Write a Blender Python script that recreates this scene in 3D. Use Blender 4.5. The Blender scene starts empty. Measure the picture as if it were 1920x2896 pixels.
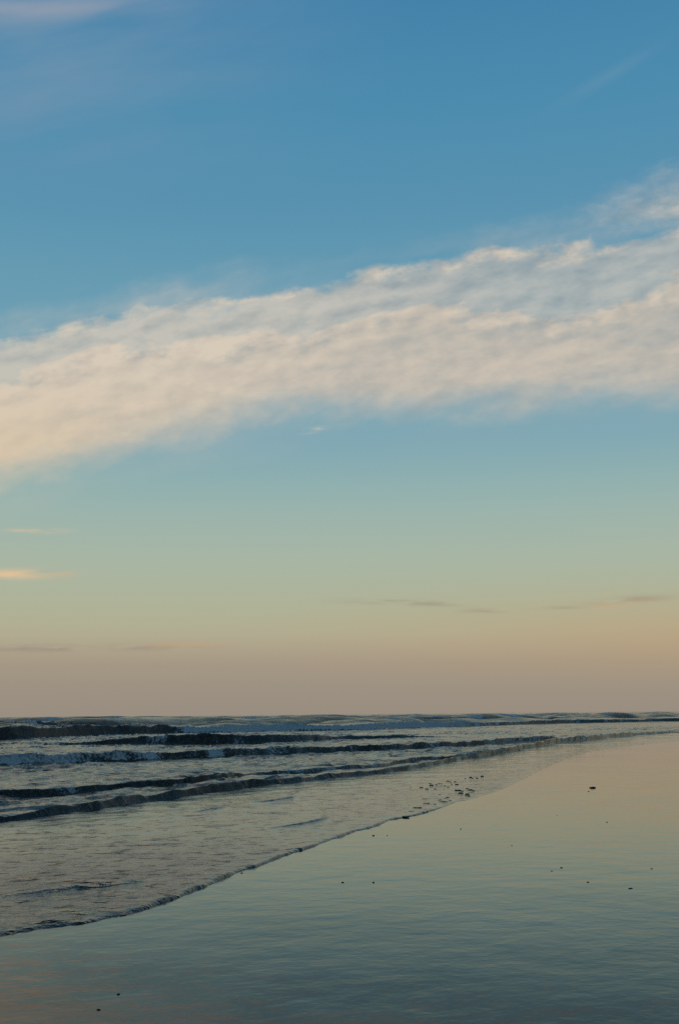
import bpy, math
import numpy as np
from mathutils import Matrix, Vector

# ---------------------------------------------------------------- camera
scene = bpy.context.scene
col = scene.collection
EYE = 1.6
cam_data = bpy.data.cameras.new('camera')
cam = bpy.data.objects.new('camera', cam_data)
col.objects.link(cam)
cam_data.sensor_fit = 'VERTICAL'
cam_data.sensor_height = 36.0
cam_data.sensor_width = 24.0
cam_data.lens = 40.0
cam_data.clip_start = 0.1
cam_data.clip_end = 60000.0
cam.matrix_world = (Matrix.Translation((0, 0, EYE)) @ Matrix.Rotation(math.radians(90 + 10.06), 4, 'X')
                    @ Matrix.Rotation(math.radians(-0.52), 4, 'Z'))
scene.camera = cam

# ---------------------------------------------------------------- exposure
scene.view_settings.view_transform = 'Standard'
scene.view_settings.look = 'None'
scene.view_settings.exposure = 0.0
scene.view_settings.gamma = 1.0
scene.view_settings.use_curve_mapping = False
scene.render.engine = 'CYCLES'
scene.cycles.use_denoising = False
scene.cycles.max_bounces = 6
scene.cycles.caustics_reflective = False
scene.cycles.caustics_refractive = False

SUN_EL, SUN_AZ = -1.0, 205.0        # just set, behind the viewer and to the left


def lin(c):
    return tuple(((v / 255) / 12.92 if v / 255 <= 0.04045 else ((v / 255 + 0.055) / 1.055) ** 2.4) for v in c)


# ---------------------------------------------------------------- node expressions
class V:
    """a scalar socket (or number) that builds Math nodes"""
    def __init__(self, g, s):
        self.g, self.s = g, s

    def __add__(a, b): return a.g.m('ADD', a, b)
    def __radd__(a, b): return a.g.m('ADD', a, b)
    def __sub__(a, b): return a.g.m('SUBTRACT', a, b)
    def __rsub__(a, b): return a.g.m('SUBTRACT', b, a)
    def __mul__(a, b): return a.g.m('MULTIPLY', a, b)
    def __rmul__(a, b): return a.g.m('MULTIPLY', a, b)
    def __truediv__(a, b): return a.g.m('DIVIDE', a, b)


class G:
    def __init__(self, tree):
        self.t, self.n, self.l = tree, tree.nodes, tree.links

    def put(self, sock, v):
        if isinstance(v, V): self.l.new(v.s, sock)
        elif hasattr(v, 'is_output'): self.l.new(v, sock)
        else: sock.default_value = v

    def m(self, op, *a, clamp=False):
        n = self.n.new('ShaderNodeMath'); n.operation = op; n.use_clamp = clamp
        for i, v in enumerate(a): self.put(n.inputs[i], v)
        return V(self, n.outputs[0])

    def clamp(self, v): return self.m('ADD', v, 0.0, clamp=True)

    def ss(self, x, a, b):
        n = self.n.new('ShaderNodeMapRange'); n.interpolation_type = 'SMOOTHSTEP'
        self.put(n.inputs[0], x); self.put(n.inputs[1], a); self.put(n.inputs[2], b)
        n.inputs[3].default_value = 0.0; n.inputs[4].default_value = 1.0
        return V(self, n.outputs[0])

    def vec(self, x, y, z=0.0):
        n = self.n.new('ShaderNodeCombineXYZ')
        for i, v in enumerate((x, y, z)): self.put(n.inputs[i], v)
        return n.outputs[0]

    def noise(self, vec, scale, detail=4, rough=0.55, dist=0.0, lac=2.0):
        n = self.n.new('ShaderNodeTexNoise'); n.noise_dimensions = '3D'
        self.put(n.inputs['Vector'], vec)
        n.inputs['Scale'].default_value = scale; n.inputs['Detail'].default_value = detail
        n.inputs['Roughness'].default_value = rough; n.inputs['Distortion'].default_value = dist
        n.inputs['Lacunarity'].default_value = lac
        return V(self, n.outputs[0])

    def mix(self, f, a, b):
        n = self.n.new('ShaderNodeMix'); n.data_type = 'RGBA'
        self.put(n.inputs[0], f)
        for k, v in ((6, a), (7, b)):
            if isinstance(v, tuple): n.inputs[k].default_value = (*v[:3], 1)
            else: self.put(n.inputs[k], v)
        return n.outputs[2]

    def ramp(self, x, stops):
        n = self.n.new('ShaderNodeValToRGB'); cr = n.color_ramp
        cr.interpolation = 'B_SPLINE' if False else 'EASE'
        cr.interpolation = 'LINEAR'
        while len(cr.elements) > 1: cr.elements.remove(cr.elements[-1])
        for i, (p, c) in enumerate(stops):
            e = cr.elements[0] if i == 0 else cr.elements.new(p)
            e.position = p; e.color = (*c, 1)
        self.put(n.inputs[0], x)
        return n.outputs[0]

    def curve(self, x, pts, x0, x1, y0, y1):
        n = self.n.new('ShaderNodeFloatCurve')
        c = n.mapping.curves[0]
        P = [((px - x0) / (x1 - x0), (py - y0) / (y1 - y0)) for px, py in pts]
        P[0:0] = [(0.0, P[0][1])]; P.append((1.0, P[-1][1]))
        c.points[0].location = P[0]; c.points[1].location = P[-1]
        for p in P[1:-1]: c.points.new(*p)
        for p in c.points: p.handle_type = 'AUTO_CLAMPED'
        n.mapping.update()
        self.put(n.inputs['Value'], (x - x0) / (x1 - x0))
        return V(self, n.outputs[0]) * (y1 - y0) + y0


# ---------------------------------------------------------------- sky (world)
world = bpy.data.worlds.new('World'); scene.world = world
world.use_nodes = True
wt = world.node_tree; wt.nodes.clear(); w = G(wt)
tc = wt.nodes.new('ShaderNodeTexCoord')
sep = wt.nodes.new('ShaderNodeSeparateXYZ'); wt.links.new(tc.outputs['Generated'], sep.inputs[0])
dx, dy, dz = (V(w, sep.outputs[i]) for i in range(3))
el = w.m('ARCSINE', w.m('MINIMUM', w.m('MAXIMUM', dz, -0.999), 0.999)) * (180 / math.pi)
front = w.ss(dy, 0.15, 0.5)
dyc = w.m('MAXIMUM', dy, 0.15)
X = dx / dyc
Z = dz / dyc

nish = wt.nodes.new('ShaderNodeTexSky'); nish.sky_type = 'NISHITA'
nish.sun_disc = False
nish.sun_elevation = math.radians(SUN_EL); nish.sun_rotation = math.radians(SUN_AZ)

# evening gradient away from the sun: grey-pink shadow band, straw, sea green, blue
grad = [(-3, (155, 144, 131)), (0.2, (157, 146, 132)), (1.2, (160, 149, 134)), (2.4, (168, 155, 136)), (3.3, (178, 167, 143)), (4.0, (182, 177, 149)),
        (5.4, (179, 183, 156)), (7.6, (172, 186, 168)), (9.8, (160, 184, 176)), (11.5, (147, 180, 180)), (13.5, (132, 172, 184)), (17, (117, 166, 184)),
        (21.8, (103, 158, 182)), (24.7, (92, 150, 180)), (29.7, (78, 143, 178)), (34.4, (70, 133, 174)), (55, (56, 109, 154)), (90, (46, 93, 138))]
base = w.ramp((el + 5.0) / 95.0, [((e + 5) / 95, lin(c)) for e, c in grad])
# the sky is a little warmer to the right, near the horizon
warm = w.clamp(w.ss(X, -0.15, 0.4) * w.m('EXPONENT', ((Z - 0.066) / 0.034) * ((Z - 0.066) / 0.034) * -1.0) * front * 0.45)
base = w.mix(warm, base, lin((196, 164, 122)))

def gauss(cx, cz, ax, az, tilt=0.0):
    c, s = math.cos(tilt), math.sin(tilt)
    u = ((X - cx) * c + (Z - cz) * s) / ax
    v = ((Z - cz) * c - (X - cx) * s) / az
    return w.m('EXPONENT', (u * u + v * v) * -1.0)

c12, s12 = math.cos(0.2), math.sin(0.2)
U = X * c12 + Z * s12
W = Z * c12 - X * s12
q = w.vec(U, W * 2.2, 0.0)
warp1 = w.noise(q, 9.0, 5, 0.6) - 0.5
warp2 = w.noise(w.vec(U + 7.3, W * 1.6, 2.0), 26.0, 5, 0.62) - 0.5
Zw = Z + warp1 * 0.050 + warp2 * 0.030
M_TOP = [(-0.3088, 0.3108), (-0.2776, 0.3209), (-0.2423, 0.3307), (-0.2069, 0.3388), (-0.1612, 0.3444), (-0.1455, 0.3525), (-0.1214, 0.3567), (-0.0918, 0.3526), (-0.0619, 0.3595), (-0.0319, 0.3558), (-0.0121, 0.3618), (0.0017, 0.3674), (0.0517, 0.3745), (0.0916, 0.3769), (0.1418, 0.3743), (0.2212, 0.3701), (0.262, 0.3821), (0.293, 0.3987), (0.317, 0.405), (0.5, 0.46)]
M_BOT = [(-0.5, 0.14), (-0.3045, 0.2118), (-0.2892, 0.2175), (-0.2465, 0.2252), (-0.2179, 0.2374), (-0.1789, 0.2485), (-0.1496, 0.2535), (-0.1107, 0.259), (-0.0713, 0.2699), (-0.0422, 0.2756), (0.0009, 0.2791), (0.0795, 0.2764), (0.1386, 0.2779), (0.1977, 0.2856), (0.2572, 0.291), (0.3099, 0.2906)]
S_TOP = [(-0.3101, 0.3398), (-0.2983, 0.3458), (-0.2767, 0.3496), (-0.2413, 0.3609), (-0.1994, 0.3646), (-0.1797, 0.374), (-0.1399, 0.3736), (-0.1018, 0.3814), (-0.0619, 0.3917), (-0.0318, 0.3977), (0.0019, 0.3949), (0.022, 0.4037), (0.0523, 0.4076), (0.1026, 0.4113), (0.1272, 0.4218), (0.1393, 0.429), (0.1838, 0.4317), (0.2242, 0.4359), (0.2649, 0.4369), (0.2954, 0.4408), (0.3199, 0.4529)]
S_BOT = [(-0.3095, 0.3262), (-0.2603, 0.3342), (-0.2307, 0.3417), (-0.201, 0.3503), (-0.1596, 0.3604), (-0.1316, 0.3588), (-0.0717, 0.3722), (-0.0319, 0.378), (0.0018, 0.3829), (0.0358, 0.3801), (0.0803, 0.3831), (0.1221, 0.3938), (0.1627, 0.402), (0.223, 0.408), (0.2639, 0.4184), (0.3185, 0.4301)]
V_TOP = [(0.1736, 0.4315), (0.2141, 0.4521), (0.2482, 0.473), (0.2881, 0.4922), (0.3232, 0.5061)]
V_BOT = [(0.1736, 0.4308), (0.2137, 0.4444), (0.2602, 0.4482), (0.29, 0.4497), (0.3196, 0.4476)]
cv = lambda p: w.curve(X, p, -0.8, 0.8, 0.0, 0.7)
mt, mb, st, sb, vt, vb = (cv(p) for p in (M_TOP, M_BOT, S_TOP, S_BOT, V_TOP, V_BOT))
n1 = w.noise(q, 24.0, 6, 0.52)                                      # billows
q2 = w.vec(U + 0.007, W * 2.2 - 0.018, 0.0)
n1b = w.noise(q2, 24.0, 6, 0.52)
n2 = w.noise(w.vec(U, W * 4.0, 5.0), 5.0, 5, 0.5)                   # long soft streaks
n3 = w.noise(w.vec(U, W * 1.6, 9.0), 62.0, 4, 0.60)                 # fine fleece
dm = w.ss(mt - Zw, -0.005, 0.016) * w.ss(Zw - mb, -0.032, 0.026)
ds = w.ss(st - Zw, -0.004, 0.012) * w.ss(Zw - sb, -0.016, 0.014)
dv = w.ss(vt - Zw, -0.01, 0.03) * w.ss(Zw - vb, -0.02, 0.02) * w.ss(X, 0.14, 0.24)
topm = w.ss(mt - Zw, 0.045, 0.0)                                    # the upper part is broken into tufts, the lower is a smooth sheet
leftd = w.ss(X, 0.22, -0.02)
dm = dm * w.clamp(0.90 + 0.10 * leftd + (n1 - 0.46) * (0.25 + topm * 1.0) + (n2 - 0.48) * 0.45 + (n3 - 0.5) * (topm * 0.9 + 0.1))
ds = ds * w.clamp(0.74 + (n1 - 0.45) * 1.1 + (n2 - 0.5) * 0.5 + (n3 - 0.5) * 0.9)
dv = dv * w.clamp(0.25 + (n2 - 0.36) * 2.0 + (n3 - 0.5) * 0.9) * 0.85
# grey vapour filling the gaps of the band, and a thin skirt under and over it
fill = w.ss(st - Zw, -0.004, 0.016) * w.ss(Zw - mb, -0.03, 0.03) * (w.ss(X, 0.20, -0.05) * 0.14 + 0.60)
skirt = w.ss(st - Zw, -0.035, 0.02) * w.ss(Zw - mb, -0.055, 0.03) * w.clamp(0.12 + (n2 - 0.4) * 1.2)
dens = w.m('MAXIMUM', w.m('MAXIMUM', dm, ds), w.m('MAXIMUM', dv, w.m('MAXIMUM', fill, skirt))) * front
relief = (n1 - n1b) * (0.8 + topm * 1.2)
lit = w.clamp(0.62 + relief + (n2 - 0.5) * 0.8 + (n3 - 0.5) * 0.55 + w.ss(X, 0.05, -0.3) * 0.18 + topm * 0.12 - w.ss(X, -0.05, 0.20) * 0.20)
ccol = w.mix(lit, lin((172, 170, 165)), lin((222, 208, 189)))
ccol = w.mix(w.ss(Z, 0.34, 0.20) * w.ss(X, 0.05, -0.32) * 0.55, ccol, lin((226, 200, 160)))
base = w.mix(w.clamp(dens * 0.97), base, ccol)

wis = w.noise(w.vec(X, Z * 7.0, 11.0), 16.0, 5, 0.6)
wn = w.ss(wis, 0.36, 0.60)
def wisp(b, cx, cz, ax, az, colour, amt, tilt=0.0, hard=1.0):
    d = w.clamp(gauss(cx, cz, ax, az, tilt) * wn * amt * hard * front)
    return w.mix(d, b, lin(colour))
base = wisp(base, -0.2715, 0.1626, 0.022, 0.0022, (226, 196, 158), 1.0)
base = wisp(base, -0.2900, 0.1241, 0.030, 0.0040, (228, 198, 158), 1.0)
base = wisp(base, -0.2500, 0.1255, 0.025, 0.0040, (206, 180, 148), 0.6)
base = wisp(base, -0.0233, 0.2529, 0.010, 0.0022, (222, 206, 178), 1.1, 0.15)
base = wisp(base, 0.0661, 0.0953, 0.050, 0.0022, (152, 142, 126), 0.65, -0.03)
base = wisp(base, 0.0350, 0.0985, 0.025, 0.0012, (152, 142, 126), 0.55, -0.05)
base = wisp(base, 0.1312, 0.0881, 0.022, 0.0022, (158, 146, 128), 0.6)
base = wisp(base, 0.1857, 0.0901, 0.022, 0.0013, (152, 142, 126), 0.55)
base = wisp(base, 0.2544, 0.0962, 0.032, 0.0032, (160, 149, 132), 0.75, 0.06)
base = wisp(base, 0.2480, 0.0925, 0.024, 0.0030, (208, 170, 126), 0.6, 0.06)
base = wisp(base, -0.2221, 0.0589, 0.090, 0.0028, (150, 138, 128), 0.8)
base = wisp(base, -0.1350, 0.0605, 0.040, 0.0020, (204, 168, 126), 0.6)
# high veil in the upper left, a faint streak upper right
veil = w.clamp(w.ss(X, 0.10, -0.36) * w.ss(Z, 0.46, 0.62) * w.ss(n2, 0.15, 0.80) * 0.75 * front)
base = w.mix(veil, base, lin((126, 155, 179)))
vs = w.clamp(gauss(-0.29, 0.676, 0.10, 0.012, 0.03) * w.ss(n2, 0.3, 0.6) * 0.5 * front)
base = w.mix(vs, base, lin((170, 170, 180)))
vs = w.clamp(gauss(0.262, 0.60, 0.05, 0.006, 0.55) * 0.15 * front)
base = w.mix(vs, base, lin((140, 165, 185)))

# blend with the physical sky (strength 0.1 sky; the gradient is scaled to match)
scl = wt.nodes.new('ShaderNodeMix'); scl.data_type = 'RGBA'; scl.blend_type = 'MULTIPLY'
scl.inputs[0].default_value = 1.0; wt.links.new(base, scl.inputs[6]); scl.inputs[7].default_value = (10, 10, 10, 1)
fin = w.mix(0.06, scl.outputs[2], nish.outputs[0])
bg = wt.nodes.new('ShaderNodeBackground'); bg.inputs['Strength'].default_value = 0.1
wt.links.new(fin, bg.inputs['Color'])
wo = wt.nodes.new('ShaderNodeOutputWorld'); wt.links.new(bg.outputs[0], wo.inputs['Surface'])
world.cycles.sampling_method = 'AUTOMATIC'

# ---------------------------------------------------------------- sun: below the horizon
sun_d = bpy.data.lights.new('sun', 'SUN'); sun_d.energy = 2.0; sun_d.angle = math.radians(0.5); sun_d.color = (1, .82, .6)
sun = bpy.data.objects.new('sun', sun_d); col.objects.link(sun)
a, e = math.radians(SUN_AZ), math.radians(SUN_EL)
to_sun = Vector((math.sin(a) * math.cos(e), math.cos(a) * math.cos(e), math.sin(e)))
sun.rotation_euler = to_sun.to_track_quat('Z', 'Y').to_euler()
sun.location = (0, -20, 30)

# ---------------------------------------------------------------- numpy noise
rng = np.random.default_rng(7)
PERM = rng.random((256, 256)).astype(np.float32)

def vnoise(x, y, seed=0):
    x = np.asarray(x, np.float64) + seed * 17.31; y = np.asarray(y, np.float64) + seed * 9.77
    xi = np.floor(x).astype(np.int64); yi = np.floor(y).astype(np.int64)
    fx = x - xi; fy = y - yi
    fx = fx * fx * fx * (fx * (fx * 6 - 15) + 10); fy = fy * fy * fy * (fy * (fy * 6 - 15) + 10)
    x0, x1, y0, y1 = xi & 255, (xi + 1) & 255, yi & 255, (yi + 1) & 255
    return (PERM[x0, y0] * (1 - fx) * (1 - fy) + PERM[x1, y0] * fx * (1 - fy)
            + PERM[x0, y1] * (1 - fx) * fy + PERM[x1, y1] * fx * fy) * 2 - 1

def fbm(x, y, seed=0, octaves=4, gain=0.5):
    s, a, t = 0.0, 1.0, 0.0
    for k in range(octaves):
        s = s + a * vnoise(x, y, seed + k); t += a
        x, y, a = x * 2.03 + y * 0.3, y * 2.03 - x * 0.3, a * gain
    return s / t

def sstep(x, a, b):
    t = np.clip((x - a) / (b - a), 0, 1)
    return t * t * (3 - 2 * t)

# ---------------------------------------------------------------- shore lines, traced on the ground: azimuth deg, range m, height m, foam
EDGE = [(-180, 400), (-150, 60), (-137, 20), (-114, 10.5), (-63, 7.0), (-40, 7.4), (-25, 8.2), (-16.03, 9.17), (-14.30, 9.39), (-12.54, 9.50), (-11.25, 9.73), (-9.75, 10.03), (-7.83, 10.71), (-6.59, 11.33), (-5.89, 11.80), (-4.00, 12.74), (-2.86, 13.44), (-1.92, 14.17), (-0.15, 15.39), (0.49, 16.18), (1.44, 16.76), (2.29, 17.83), (3.55, 18.59), (4.50, 19.71), (5.58, 21.40), (6.62, 22.53), (7.7, 24.6), (8.8, 28.5), (9.8, 34.0), (10.8, 41.0), (12.0, 49.0), (14.4, 58.3), (16.20, 64.88), (20, 85), (24, 130), (27, 220), (30, 500), (32, 2000), (33.5, 8000)]
BORE = {
 'B': [(-16.24,18.80,0.158,0.10),(-15.27,19.05,0.160,0.10),(-13.79,19.68,0.165,0.10),(-11.80,20.57,0.166,0.10),(-10.27,21.76,0.162,0.10),(-8.37,22.90,0.178,0.10),(-6.35,24.41,0.190,0.10),(-5.00,25.52,0.190,0.10),(-3.64,26.63,0.166,0.15),(-2.27,27.44,0.162,0.15),(-0.22,29.34,0.164,0.20),(2.31,31.71,0.148,0.25),(4.05,34.63,0.140,0.25),(5.78,40.13,0.162,0.25),(7.70,46.10,0.186,0.25),(9.22,52.12,0.243,0.20),(10.25,60.02,0.354,0.25),(11.87,66.28,0.350,0.25),(13.83,78.08,0.291,0.20),(16.22,91.50,0.114,0.10)],
 'C': [(-16.29,24.18,0.188,0.10),(-14.81,24.24,0.188,0.15),(-13.32,24.58,0.191,0.15),(-11.82,25.23,0.188,0.15),(-10.29,25.94,0.185,0.10),(-8.38,26.61,0.182,0.05),(-6.36,27.47,0.154,0.05),(-5.69,28.54,0.124,0.10),(-4.33,30.96,0.087,0.30),(-1.59,31.71,0.148,0.35),(0.47,33.44,0.146,0.30),(2.32,35.00,0.141,0.20),(3.08,38.13,0.154,0.20),(5.20,39.74,0.111,0.20),(7.32,44.62,0.111,0.20),(8.88,50.71,0.079,0.20),(9.72,58.81,0.018,0.10)],
 'D': [(-16.35,40.07,0.374,0.58),(-14.87,39.97,0.360,0.58),(-12.87,41.53,0.348,0.55),(-11.34,41.98,0.326,0.47),(-8.41,42.85,0.320,0.39),(-5.01,44.59,0.291,0.35),(-1.59,47.67,0.252,0.31),(2.33,50.82,0.237,0.27),(3.10,52.14,0.243,0.23),(6.27,55.80,0.260,0.20),(7.85,61.16,0.304,0.16),(9.86,65.12,0.283,0.16),(10.93,71.72,0.022,0.08)],
 'E': [(-16.39,69.32,0.022,0.10),(-12.90,67.43,0.105,0.10),(-10.84,66.83,0.332,0.10),(-9.78,65.35,0.487,0.10),(-8.42,64.54,0.541,0.20),(-5.01,63.49,0.493,0.25),(-1.59,67.41,0.398,0.15),(-0.21,72.18,0.269,0.10),(2.34,74.94,0.186,0.10),(4.08,77.33,0.096,0.10),(5.82,79.95,0.025,0.10)],
 'F': [(-16.40,83.91,0.782,0.00),(-15.42,82.81,0.875,0.00),(-14.43,90.45,0.787,0.00),(-12.91,93.97,0.905,0.00),(-11.38,98.78,0.860,0.05),(-9.82,102.30,0.699,0.05),(-9.0,104.0,0.80,0.05),(-8.6,106.0,0.72,0.20),(-8.0,107.88,0.58,0.45),(-7.2,107.60,0.52,0.75),(-5.71,104.90,0.652,0.95),(-3.64,113.27,0.598,0.90),(-0.89,112.03,0.522,0.70),(1.12,114.33,0.533,0.85),(3.12,125.09,0.583,0.80),(5.88,136.97,0.553,0.60),(7.06,142.31,0.398,0.40),(9.10,155.01,0.385,0.30),(11.23,169.99,0.423,0.30),(13.22,176.34,0.438,0.30),(16.25,193.26,0.420,0.30)],
}
BP = dict(B=(0.70, 0.95, 9.0), C=(0.75, 0.95, 7.0), D=(0.95, 0.9, 5.0), E=(0.95, 1.0, 4.0), F=(1.05, 0.9, 3.5))   # height factor, face length, back length (in heights)
RIDGES = [([(-1.65, 21.48), (-1.3, 21.78), (-0.98, 22.55), (-0.9, 23.4), (-0.85, 24.44)], 0.020),
          ([(-1.02, 16.68), (-0.61, 17.16), (-0.36, 17.69), (-0.27, 17.97), (-0.31, 18.96), (-0.48, 20.17)], 0.018),
          ([(-3.06, 10.6), (-2.81, 10.75), (-2.58, 11.0), (-2.28, 11.31), (-1.9, 11.5)], 0.014),
          ([(-2.49, 19.53), (-2.23, 20.07), (-2.02, 20.41)], 0.012)]

E_AZ, E_R = np.array(EDGE).T

def edge_r(az):
    return np.interp(az, E_AZ, E_R)

def grid_mesh(name, x, y, z, attrs=None, smooth=True):
    nr, nc = x.shape
    me = bpy.data.meshes.new(name)
    v = np.stack([x, y, z], -1).reshape(-1, 3).astype(np.float32)
    i = np.arange(nr * nc).reshape(nr, nc)
    f = np.stack([i[:-1, :-1], i[:-1, 1:], i[1:, 1:], i[1:, :-1]], -1).reshape(-1, 4)
    return fill_mesh(me, v, f, attrs, smooth)

def fill_mesh(me, v, f, attrs=None, smooth=True):
    me.vertices.add(len(v)); me.vertices.foreach_set('co', v.ravel())
    me.loops.add(f.size); me.loops.foreach_set('vertex_index', f.ravel().astype(np.int32))
    me.polygons.add(len(f)); me.polygons.foreach_set('loop_start', np.arange(0, f.size, 4, dtype=np.int32))
    me.polygons.foreach_set('use_smooth', np.ones(len(f), bool) if smooth else np.zeros(len(f), bool))
    for k, a in (attrs or {}).items():
        at = me.attributes.new(k, 'FLOAT', 'POINT'); at.data.foreach_set('value', a.ravel().astype(np.float32))
    me.update(calc_edges=True); me.validate()
    return me

def link(name, me, mat, parent=None):
    o = bpy.data.objects.new(name, me); col.objects.link(o)
    if mat: me.materials.append(mat)
    if parent: o.parent = parent
    return o

def new_mat(name):
    m = bpy.data.materials.new(name); m.use_nodes = True
    m.node_tree.nodes.clear()
    g = G(m.node_tree)
    out = m.node_tree.nodes.new('ShaderNodeOutputMaterial')
    return m, g, out

def principled(g, colour, rough, ior=1.33, spec=0.5, normal=None):
    p = g.n.new('ShaderNodeBsdfPrincipled')
    if isinstance(colour, tuple): p.inputs['Base Color'].default_value = (*colour, 1)
    else: g.put(p.inputs['Base Color'], colour)
    g.put(p.inputs['Roughness'], rough)
    p.inputs['IOR'].default_value = ior
    p.inputs['Specular IOR Level'].default_value = spec
    if normal is not None: g.l.new(normal, p.inputs['Normal'])
    return p.outputs[0]

def bump(g, h, dist, strength=1.0, normal=None):
    b = g.n.new('ShaderNodeBump'); b.inputs['Strength'].default_value = strength; b.inputs['Distance'].default_value = dist
    g.put(b.inputs['Height'], h)
    if normal is not None: g.l.new(normal, b.inputs['Normal'])
    return b.outputs[0]

# ---------------------------------------------------------------- materials
sand_mat, g, out = new_mat('wet_sand')
co = g.n.new('ShaderNodeTexCoord').outputs['Object']
sx = g.n.new('ShaderNodeSeparateXYZ'); g.l.new(co, sx.inputs[0])
px, py = V(g, sx.outputs[0]), V(g, sx.outputs[1])
la = g.noise(co, 0.6, 5, 0.55)
grain = g.noise(co, 60.0, 3, 0.6)
scol = g.mix(g.clamp(la * 0.7 + grain * 0.3), (0.016, 0.013, 0.010), (0.045, 0.036, 0.027))
rip = g.noise(g.vec(px * 0.9 + py * 0.35, py * 1.0 - px * 0.35, 0.0), 2.2, 4, 0.55)      # shallow runnels left by the backwash
rip2 = g.noise(g.vec(px * 0.6 + py * 0.3, py * 1.6 - px * 0.6, 3.0), 9.0, 4, 0.6)
fine = g.noise(co, 120.0, 2, 0.6)
nrm = bump(g, rip, 0.009)
nrm = bump(g, rip2 * g.ss(la, 0.40, 0.68), 0.0018, normal=nrm)
nrm = bump(g, fine, 0.00010, normal=nrm)
rough = 0.035 + (la - 0.5) * 0.05
# reflection graded by hand: IOR falls towards the viewer, dimming the near sheen
wet = g.ss(py + (la - 0.5) * 5.0 + (rip2 - 0.5) * 1.5, 5.0, 16.0)
bs = principled(g, scol, rough, 1.25, 0.5, nrm)
streak = g.ss(g.noise(g.vec(px * 0.8 + py * 0.5, py * 4.0 - px * 1.6, 6.0), 2.4, 5, 0.62), 0.52, 0.74)       # smears of standing film on the near sand
g.put(bs.node.inputs['IOR'], wet * 0.36 + 1.155 + streak * 0.09 * (1.0 - wet))
g.l.new(bs, out.inputs['Surface'])

sea_mat, g, out = new_mat('sea_water')
co = g.n.new('ShaderNodeTexCoord').outputs['Object']
at = g.n.new('ShaderNodeAttribute'); at.attribute_name = 'foam'; foam = V(g, at.outputs['Fac'])
at = g.n.new('ShaderNodeAttribute'); at.attribute_name = 'chop'; chop = V(g, at.outputs['Fac'])
b1 = g.noise(co, 5.0, 4, 0.6)
b2 = g.noise(co, 24.0, 4, 0.6)
wx_ = g.n.new('ShaderNodeSeparateXYZ'); g.l.new(co, wx_.inputs[0])
ox, oy = V(g, wx_.outputs[0]), V(g, wx_.outputs[1])
fv = g.vec(ox * 0.55 + oy * 0.25, oy * 0.9 - ox * 0.45, 4.0)
fl = g.ss(g.noise(fv, 7.0, 3, 0.5), 0.58, 0.72) + g.ss(g.noise(fv, 2.6, 3, 0.5), 0.60, 0.74) * 1.8      # stray ripples and bubbles
nb = bump(g, (b1 * 1.3 + b2 * 0.45) * chop + fl * 1.5 * chop, 0.05)
clear = principled(g, (0.016, 0.012, 0.006), 0.06, 1.33, 0.5, nb)
at = g.n.new('ShaderNodeAttribute'); at.attribute_name = 'churn_shade'; churn_shade = V(g, at.outputs['Fac'])
cn = g.noise(co, 24.0, 5, 0.7)
turbid_shade = principled(g, g.mix(g.ss(cn * 0.75 + g.noise(co, 3.5, 4, 0.65) * 0.25, 0.47, 0.66), (0.020, 0.015, 0.009), (0.14, 0.14, 0.138)), 0.55, 1.33, 0.12, bump(g, cn, 0.03))   # churned, sandy bore front; also paints shade on other wave faces
mw = g.n.new('ShaderNodeMixShader'); g.put(mw.inputs[0], g.clamp(churn_shade + (cn - 0.5) * 0.5 * churn_shade)); g.l.new(clear, mw.inputs[1]); g.l.new(turbid_shade, mw.inputs[2])
water = mw.outputs[0]
fn = g.noise(co, 9.0, 6, 0.68)
fn2 = g.noise(co, 1.6, 4, 0.6)
fmask = g.ss(fn * 0.65 + fn2 * 0.35 + foam * 0.66, 0.80, 0.98)
fcol = g.mix(g.noise(co, 30.0, 3, 0.6), (0.22, 0.23, 0.24), (0.56, 0.57, 0.58))
fo = principled(g, fcol, 0.8, 1.33, 0.2, bump(g, fn, 0.08))
mx = g.n.new('ShaderNodeMixShader'); g.put(mx.inputs[0], g.clamp(fmask * 0.92)); g.l.new(water, mx.inputs[1]); g.l.new(fo, mx.inputs[2])
g.l.new(mx.outputs[0], out.inputs['Surface'])

stone_mat, g, out = new_mat('dark_stone')
co = g.n.new('ShaderNodeTexCoord').outputs['Object']
sn = g.noise(co, 35.0, 5, 0.6)
g.l.new(principled(g, g.mix(sn, (0.006, 0.005, 0.004), (0.022, 0.017, 0.012)), 0.55, 1.45, 0.3, bump(g, sn, 0.004)), out.inputs['Surface'])

clump_mat, g, out = new_mat('dark_clump')
co = g.n.new('ShaderNodeTexCoord').outputs['Object']
sn = g.noise(co, 60.0, 5, 0.6)
g.l.new(principled(g, g.mix(sn, (0.02, 0.024, 0.028), (0.09, 0.10, 0.11)), 0.5, 1.33, 0.4, bump(g, sn, 0.004)), out.inputs['Surface'])

# ---------------------------------------------------------------- sea
def step_density(r):                       # metres between grid rows at range r
    return np.where(r < 16, 0.0030 * r, np.where(r < 215, 0.0022 * r, np.where(r < 420, 0.006 * r, 0.03 * r)))

rr = np.exp(np.linspace(math.log(6.0), math.log(9500.0), 20000))
Gc = np.concatenate([[0], np.cumsum(np.diff(rr) / step_density(0.5 * (rr[1:] + rr[:-1])))])
NR = int(Gc[-1] * 0.93)
azs = np.concatenate([np.arange(-150, -20, 1.0), np.arange(-20, 19.999, 0.05), np.arange(20, 33.6, 0.5)])
e0 = edge_r(azs)
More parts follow.
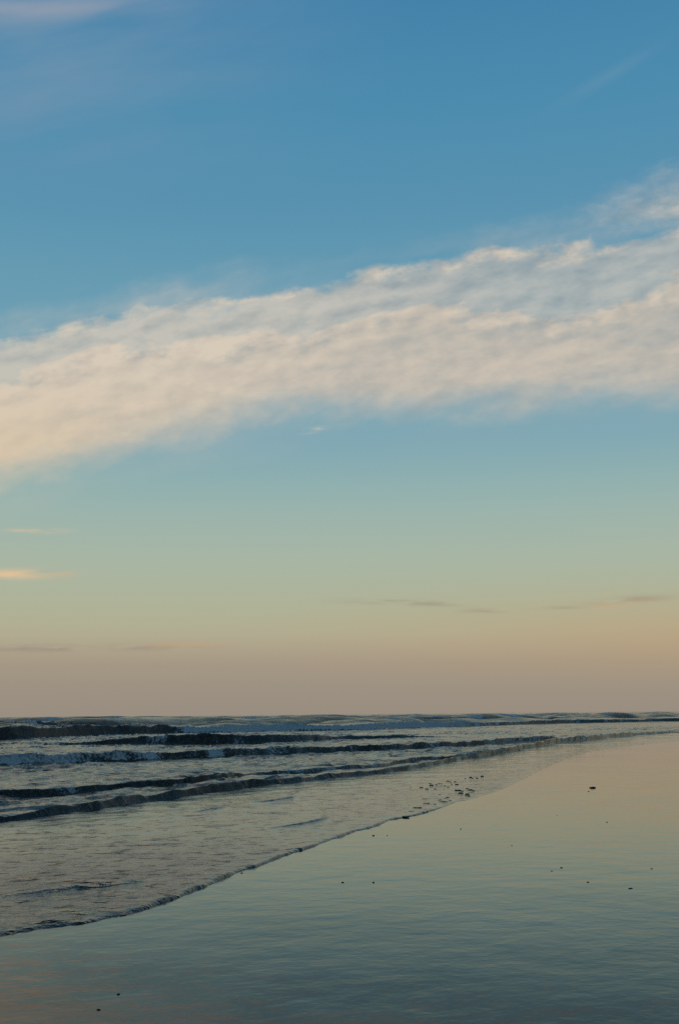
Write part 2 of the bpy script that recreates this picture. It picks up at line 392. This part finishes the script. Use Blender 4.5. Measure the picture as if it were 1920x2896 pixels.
# scalloped outline of the swash
ax, ay = np.sin(np.radians(azs)) * e0, np.cos(np.radians(azs)) * e0
e0 = e0 + np.where(np.abs(azs) < 25, 1, 3) * (0.010 * e0 * fbm(ax * 1.1, ay * 1.1, 3, 4) + 0.05 * np.clip(fbm(ax * 5, ay * 5, 8, 2), -.6, .6))
g0 = np.interp(e0, rr, Gc)
k = np.linspace(0, 1, NR)[:, None]
R = np.interp(g0[None, :] + (Gc[-1] - g0[None, :]) * k, Gc, rr)
AZ = np.broadcast_to(azs[None, :], R.shape)
PX, PY = R * np.sin(np.radians(AZ)), R * np.cos(np.radians(AZ))
D = R - e0[None, :]                        # distance in from the edge of the sheet
Zs = np.full(R.shape, 0.0)
FOAM = np.zeros(R.shape)

# lip of the swash front with its fringe of foam
lip = np.interp(AZ, [-180, -16, -4, 2, 4.5, 5.8, 6.6, 40], [0.026, 0.023, 0.018, 0.016, 0.010, 0.004, 0.0, 0.0])
lipn = np.clip(0.95 + 1.2 * fbm(PX * 2.6, PY * 2.6, 21, 4), 0.50, 1.45)
Zs += lip * lipn * (sstep(D, -0.005, 0.05) * (0.35 * np.exp(-np.clip(D, 0, 9) / 0.3) + 0.65 * np.exp(-np.clip(D, 0, 9) / 2.5))) + 0.0006 + 0.0025 * sstep(D, 0, 0.8) + 0.010 * sstep(D, 0, 0.15) * np.interp(AZ, [4, 6.4], [1, 0.12])
FOAM += (lip / 0.026) * sstep(D, 0.02, 0.05) * (1 - sstep(D, 0.10, 0.55)) * (0.45 + 0.5 * fbm(PX * 4, PY * 4, 23, 3))

# small second fronts inside the sheet
sel = (np.abs(AZ) < 20) & (R < 30)
for pts, hh in RIDGES:
    P = np.array(pts); best = np.full(R.shape, 9.0); tt = np.zeros(R.shape)
    X_, Y_ = PX[sel], PY[sel]; bd = np.full(X_.shape, 9.0); bt = np.zeros(X_.shape)
    for j in range(len(P) - 1):
        a, b = P[j], P[j + 1]; ab = b - a; L2 = (ab ** 2).sum()
        t = np.clip(((X_ - a[0]) * ab[0] + (Y_ - a[1]) * ab[1]) / L2, 0, 1)
        d = np.hypot(X_ - a[0] - t * ab[0], Y_ - a[1] - t * ab[1])
        m = d < bd; bd = np.where(m, d, bd); bt = np.where(m, (j + t) / (len(P) - 1), bt)
    amp = hh * np.sin(np.pi * np.clip(bt * 0.9 + 0.05, 0, 1)) ** 0.7
    Zs[sel] += amp * 1.9 * np.exp(-(bd / 0.05) ** 2)

# bores and breakers
chopA = 0.30 + 0 * R
FACE = np.zeros(R.shape)
for name, L in BORE.items():
    T = np.array(L); hf, fw, bl = BP[name]
    ga = np.arange(-24, 24.01, 0.1); gr = np.interp(ga, T[:, 0], T[:, 1])
    kk = np.exp(-0.5 * (np.arange(-40, 41) * 0.1 / (0.6 if name in 'BC' else 1.0)) ** 2); kk /= kk.sum()
    gr = np.convolve(np.pad(gr, 40, mode='reflect', reflect_type='odd'), kk, 'valid')       # the traced line, smoothed
    r0 = np.interp(AZ, ga, gr); h = np.interp(AZ, T[:, 0], T[:, 2]) * hf; f = np.interp(AZ, T[:, 0], T[:, 3])
    obl = np.sqrt(1 + (np.interp(AZ, ga, np.gradient(gr, np.radians(0.1))) / r0) ** 2)        # crest seen obliquely: longer along the ray
    cx, cy = np.sin(np.radians(AZ)) * r0, np.cos(np.radians(AZ)) * r0
    sc = {'B': 0.9, 'C': 0.8, 'D': 0.5, 'E': 0.35, 'F': 0.16}[name]
    h = h * np.clip(1 + 0.34 * fbm(cx * sc, cy * sc, 31, 4), 0.45, 1.45)
    brk = np.clip(0.62 + 0.9 * fbm(cx * sc * 1.3, cy * sc * 1.3, 33, 3), 0.50, 1)      # the front is whole in places, broken in others
    r0 = r0 + {'B': .18, 'C': .2, 'D': .3, 'E': .5, 'F': .9}[name] * fbm(cx * sc * .6, cy * sc * .6, 37, 3)
    hs = np.maximum(h, 0.03)
    q = (R - r0) / (hs * np.minimum(obl, 1.9))
    face = sstep(q, 0, fw)
    back = np.exp(-np.clip(q - fw, 0, 60) / bl)
    lump = 1.0 + (0.05 + 0.22 * f) * fbm(PX / np.maximum(hs, .2) * 0.35, PY / np.maximum(hs, .2) * 0.35, 41, 3) * face * np.exp(-np.clip(q - fw, 0, 60) / 2.5)
    Zs += h * face * back * lump
    FOAM += f * sstep(q, -0.05, 0.15) * (1 - sstep(q, fw + 0.4, fw + 3.5)) + 0.45 * f * sstep(q, fw, fw + 2) * np.exp(-np.clip(q - fw, 0, 90) / 14)
    FACE = np.maximum(FACE, (1 - 0.6 * f) * np.maximum(brk, 0.85 * (name in 'F')) * np.interp(AZ, [7, 14], [1, 0.35]) * sstep(q, -0.2, 0.1) * (1 - sstep(q, fw * 0.8, fw + 0.9)))
    chopA += 0.35 * sstep(q, 0, fw + 1) * np.exp(-np.clip(q - fw, 0, 90) / 25) if name in 'DEF' else 0

# wind chop: many short crests, never shorter than the grid can carry
st_ = step_density(R)
depth = sstep(D, 0.4, 10)
zoneB = sstep(R - np.interp(AZ, *np.array(BORE['B']).T[:2]), -1, 1)      # 1 seaward of the first bore
near_left = sstep(AZ, 2, -12) * sstep(R, 17, 11) * (1 - zoneB)
patch = 0.6 + 0.8 * np.clip(0.5 + fbm(PX * 0.35, PY * 0.35, 51, 3), 0, 1)
slope = (0.010 + 0.030 * near_left + 0.045 * zoneB) * patch
C = np.zeros(R.shape)
for j in range(46):
    lam = 0.14 * (1.062 ** j) * (0.9 + 0.2 * rng.random())
    th = -0.62 + rng.normal(0, 0.55)
    kx, ky = math.cos(th) * 2 * math.pi / lam, math.sin(th) * 2 * math.pi / lam
    ok = sstep(lam / st_, 3.0, 6.0)
    C += ok * (lam ** 0.75 / (2 * math.pi)) * 0.22 * np.sin(kx * PX + ky * PY + rng.random() * 6.28 + 1.5 * vnoise(PX / lam * .13, PY / lam * .13, 60 + j))
Zs += C * slope * 2.6 * depth

# thin irregular crests between the bores
uu, vv = PX * 0.45 + PY * 0.89, PX * 0.89 - PY * 0.45
rn = fbm(uu * 0.22, vv * 0.75, 131, 4)
rg = np.exp(-(rn / 0.045) ** 2) * sstep(fbm(uu * 0.15, vv * 0.3, 137, 2), -0.25, 0.35)
Zs += rg * (0.026 + 0.0008 * R) * np.interp(AZ, [-4, 6], [1, 0.45]) * zoneB * (R < 130)
thin = rg * zoneB * (R < 130)

# the outer surf beyond the breaker: broken crests out to the horizon
rF = np.interp(AZ, *np.array(BORE['F']).T[:2])
outm = sstep(R - rF, 6, 40)
ZO = np.zeros(R.shape)
for lam, th, A, sd in ((27, -0.62, 0.55, 70), (18, -0.75, 0.75, 74), (41, -0.55, 0.25, 78), (11.5, -0.45, 0.68, 82), (7.3, -0.9, 0.48, 86)):
    kx, ky = math.cos(th) * 2 * math.pi / lam, math.sin(th) * 2 * math.pi / lam
    ph = -(kx * PX + ky * PY) + 1.7 * fbm(PX / (lam * 1.5), PY / (lam * 1.5), sd, 3)
    s = (0.5 + 0.5 * np.sin(ph + 0.85 * np.cos(ph))) ** 2.0
    mod = np.clip(0.45 + 1.3 * fbm(PX / (lam * 1.2), PY / (lam * 1.2), sd + 2, 3), 0.0, 1.5)
    okm = sstep(lam / st_, 3, 6)
    ZO += A * s * mod * okm
    if A > 0.4:
        fp = sstep(fbm(PX / lam * 1.9, PY / lam * 1.9, sd + 4, 3), -0.15, 0.25)
        FOAM += outm * fp * sstep(s, 0.25, 0.7) * sstep(mod, 0.35, 0.9) * np.interp(AZ, [-20, -10, 0, 16], [0.20, 0.28, 0.40, 0.42])
Zs += outm * 1.72 * np.tanh(ZO / 1.45)
FOAM += 0.10 * zoneB + 0.28 * zoneB * sstep(fbm(PX * 0.9 + PY * 0.4, PY * 0.5 - PX * 0.3, 95, 4), 0.10, 0.45)
FACE = np.maximum(FACE, 0.55 * sstep(thin, 0.2, 0.6) * sstep(np.gradient(Zs, axis=0) / np.maximum(np.gradient(R, axis=0), 1e-4), 0.03, 0.12))  # shade painted on the near side of the thin crests
CHOP = np.clip(0.10 + 0.35 * outm + 0.55 * zoneB * patch + 0.35 * near_left, 0, 1.2) * (1 - 0.92 * FACE)
# steep fronts turned to the shore in the outer surf: their shade painted in as dark water
dzr = np.gradient(Zs, axis=0) / np.maximum(np.gradient(R, axis=0), 1e-4)
FACE = np.maximum(FACE, 0.85 * outm * sstep(dzr, 0.025, 0.11) * (1 - np.clip(FOAM, 0, 1) * 0.6) * sstep(fbm(PX * 0.05, PY * 0.05, 97, 3), -0.7, -0.1))
sea = link('sea', grid_mesh('sea', PX, PY, Zs, {'foam': np.clip(FOAM, 0, 1.2), 'chop': CHOP, 'churn_shade': np.clip(FACE, 0, 1)}), sea_mat)
sea['kind'] = 'structure'

# ---------------------------------------------------------------- beach: one sheet, dipping under the sea
raz = np.concatenate([np.arange(-180, -24, 2.0), np.arange(-24, 24, 0.25), np.arange(24, 180.1, 2.0)])
rrs = np.concatenate([[0.05], np.exp(np.linspace(math.log(0.4), math.log(120), 420)), np.exp(np.linspace(math.log(130), math.log(24000), 60))])
RR, RA = np.meshgrid(rrs, raz, indexing='ij')
sxx, syy = RR * np.sin(np.radians(RA)), RR * np.cos(np.radians(RA))
into = np.where((RA > -150) & (RA < 33.5), RR - edge_r(RA), -5)
sz = -np.clip(into - 0.6, 0, 400) * 0.02
sz = np.maximum(sz, -4.0) + 0.006 * fbm(sxx * 0.25, syy * 0.25, 91, 3) * (into < 0) * sstep(-into, 0.5, 3) * (RR < 200)
beach = link('beach', grid_mesh('beach', sxx, syy, sz), sand_mat)
beach['kind'] = 'structure'

# ---------------------------------------------------------------- stones and clumps
def blob(name, seed, tip=0.0, nu=20, nv=12, lumpy=0.22):
    """rough pebble, unit width about 1, flat underneath"""
    u = np.linspace(0, 2 * np.pi, nu, endpoint=False); v = np.linspace(-np.pi / 2, np.pi / 2, nv)
    VV, UU = np.meshgrid(v, u, indexing='ij')
    nx, ny, nz = np.cos(VV) * np.cos(UU), np.cos(VV) * np.sin(UU), np.sin(VV)
    d = 1 + lumpy * (fbm(nx * 1.7 + 5 + seed, ny * 1.7 + nz * 2.1, seed, 3)) + 0.6 * lumpy * fbm(nx * 3.1 - nz * 2, ny * 3.3 + nz, seed + 5, 2)
    x, y, z = nx * d * 0.5, ny * d * 0.42, nz * d * 0.5
    if tip: x = x * np.where(x < 0, 1 + tip * np.exp(-((z + 0.05) / 0.2) ** 2), 1 + 0.3 * tip * np.exp(-((z + 0.05) / 0.2) ** 2))
    z = np.maximum(z, -0.38)
    me = bpy.data.meshes.new(name)
    i = np.arange(nu * nv).reshape(nv, nu); j = np.roll(i, -1, 1)
    f = np.stack([i[:-1], j[:-1], j[1:], i[1:]], -1).reshape(-1, 4)
    return fill_mesh(me, np.stack([x, y, z], -1).reshape(-1, 3).astype(np.float32), f)

def put(name, me, mat, x, y, z, wx, hz, label, cat, group, rot=0.0, deep=0.8):
    o = bpy.data.objects.new(name, me); col.objects.link(o)
    if not me.materials: me.materials.append(mat)
    o.location = (x, y, z + hz * 0.08); o.scale = (wx, wx * deep, hz * 0.55); o.rotation_euler = (0, 0, rot)
    o['label'] = label; o['category'] = cat
    if group: o['group'] = group
    return o

big = put('beach_stone', blob('beach_stone', 3, tip=0.35), stone_mat, 5.323, 24.837, 0.0, 0.125, 0.085,
          'largest black stone, pointed on its left side, alone on the wet sand at the right', 'stone', None)
STONES = [
 (5.003, 23.765, 0.030, 0.028, 'tiny dark pebble just in front of the largest black stone'),
 (3.874, 17.221, 0.038, 0.022, 'flat dark pebble on the sand in front of the largest black stone'),
 (3.362, 18.391, 0.019, 0.017, 'faint dark speck of a pebble below and left of the largest black stone'),
 (1.654, 16.436, 0.021, 0.016, 'small dark pebble in the middle of the wet sand, right of the swash edge'),
 (0.412, 15.654, 0.036, 0.025, 'dark pebble lying right beside the foamy edge of the swash'),
 (0.595, 15.638, 0.020, 0.015, 'faint pebble just right of the pebble that lies at the swash edge'),
 (2.060, 14.369, 0.015, 0.013, 'smallest pebble, alone in the middle of the bright wet sand'),
 (2.274, 12.320, 0.033, 0.020, 'elongated dark pebble on the sheen of the sand with a smaller pebble at its left'),
 (3.174, 12.177, 0.024, 0.016, 'small pebble nearest the right side of the photo, on blue-green wet sand'),
 (2.329, 11.282, 0.026, 0.018, 'dark pebble between the elongated pebble and the second largest stone'),
 (2.631, 10.864, 0.044, 0.022, 'second largest dark stone, low and wide, towards the lower right of the wet sand'),
 (0.294, 11.409, 0.022, 0.015, 'right one of two small pebbles in a level pair, centre of the wet sand'),
 (-0.002, 11.427, 0.026, 0.015, 'left one of two small pebbles in a level pair, centre of the wet sand'),
 (-1.314, 7.029, 0.021, 0.012, 'small dark pebble near the bottom left, the farther of the two there'),
 (-1.356, 6.676, 0.025, 0.013, 'dark pebble nearest the viewer, close to the bottom left of the photo'),
 (-1.034, 12.137, 0.024, 0.019, 'dark pebble just below the swash front, left of the middle'),
 (2.132, 12.086, 0.020, 0.012, 'small pebble just left of and in front of the elongated pebble'),
]
pm = [blob('pebble', s, lumpy=0.3) for s in (11, 12, 13, 14)]
for i, (x, y, wx, hz, lab) in enumerate(STONES):
    put('pebble', pm[i % 4], stone_mat, x, y, 0.0, wx, hz, lab, 'pebble', 'pebbles scattered on the wet sand', rot=0.7 * math.sin(i * 2.1))

CLUMPS = [(2.51, 27.59, 0.086, 0.02), (2.65, 27.41, 0.057, 0.017), (2.54, 27.28, 0.028, 0.014), (2.01, 26.71, 0.062, 0.019), (2.0, 26.09, 0.074, 0.03), (2.13, 26.39, 0.041, 0.014), (2.22, 26.7, 0.069, 0.017), (2.27, 26.58, 0.048, 0.014), (2.48, 26.44, 0.041, 0.016), (2.59, 26.32, 0.068, 0.022), (2.28, 25.94, 0.027, 0.016), (1.49, 25.53, 0.053, 0.016), (1.72, 25.37, 0.066, 0.021), (1.79, 24.73, 0.083, 0.033), (1.98, 24.83, 0.058, 0.021), (2.3, 25.39, 0.066, 0.018), (2.16, 24.77, 0.038, 0.013), (2.41, 24.33, 0.107, 0.03), (2.47, 24.12, 0.062, 0.017), (2.39, 23.5, 0.079, 0.029), (2.69, 24.53, 0.076, 0.018), (2.72, 24.23, 0.038, 0.018), (2.67, 24.95, 0.052, 0.013), (2.48, 23.22, 0.078, 0.024), (2.42, 22.88, 0.03, 0.014), (2.46, 22.75, 0.047, 0.017), (1.54, 21.96, 0.113, 0.018), (1.82, 21.76, 0.062, 0.016), (1.94, 22.1, 0.074, 0.014), (2.02, 22.36, 0.064, 0.019), (1.84, 21.21, 0.137, 0.024), (1.98, 21.54, 0.056, 0.018), (1.5, 20.89, 0.103, 0.026), (1.56, 20.54, 0.053, 0.015), (1.64, 20.72, 0.043, 0.019), (1.17, 20.54, 0.064, 0.015), (1.2, 20.29, 0.047, 0.017), (1.28, 19.95, 0.124, 0.027), (1.18, 19.53, 0.111, 0.018), (1.16, 19.22, 0.124, 0.024), (1.02, 18.97, 0.064, 0.016), (1.18, 18.79, 0.058, 0.016), (0.99, 18.29, 0.094, 0.025), (3.2, 29.1, 0.068, 0.036), (3.34, 28.85, 0.06, 0.018), (3.55, 29.56, 0.061, 0.031), (3.22, 28.81, 0.037, 0.015), (3.03, 28.69, 0.027, 0.012), (1.32, 22.19, 0.034, 0.011), (1.94, 23.19, 0.048, 0.012), (2.28, 23.0, 0.024, 0.012), (1.37, 19.25, 0.05, 0.02)]
cm = [blob('clump', s, lumpy=0.4) for s in (21, 22, 23, 24, 25)]
for i, (x, y, wx, hz) in enumerate(CLUMPS):
    put('sand_clump', cm[i % 5], clump_mat, x, y, 0.008, wx * 1.15, hz * 1.7, 'small dark clump lying in the thin film of water at the swash edge', 'clump',
        'dark clumps scattered along the swash edge', rot=0.4 * math.sin(i * 1.7), deep=1.3)
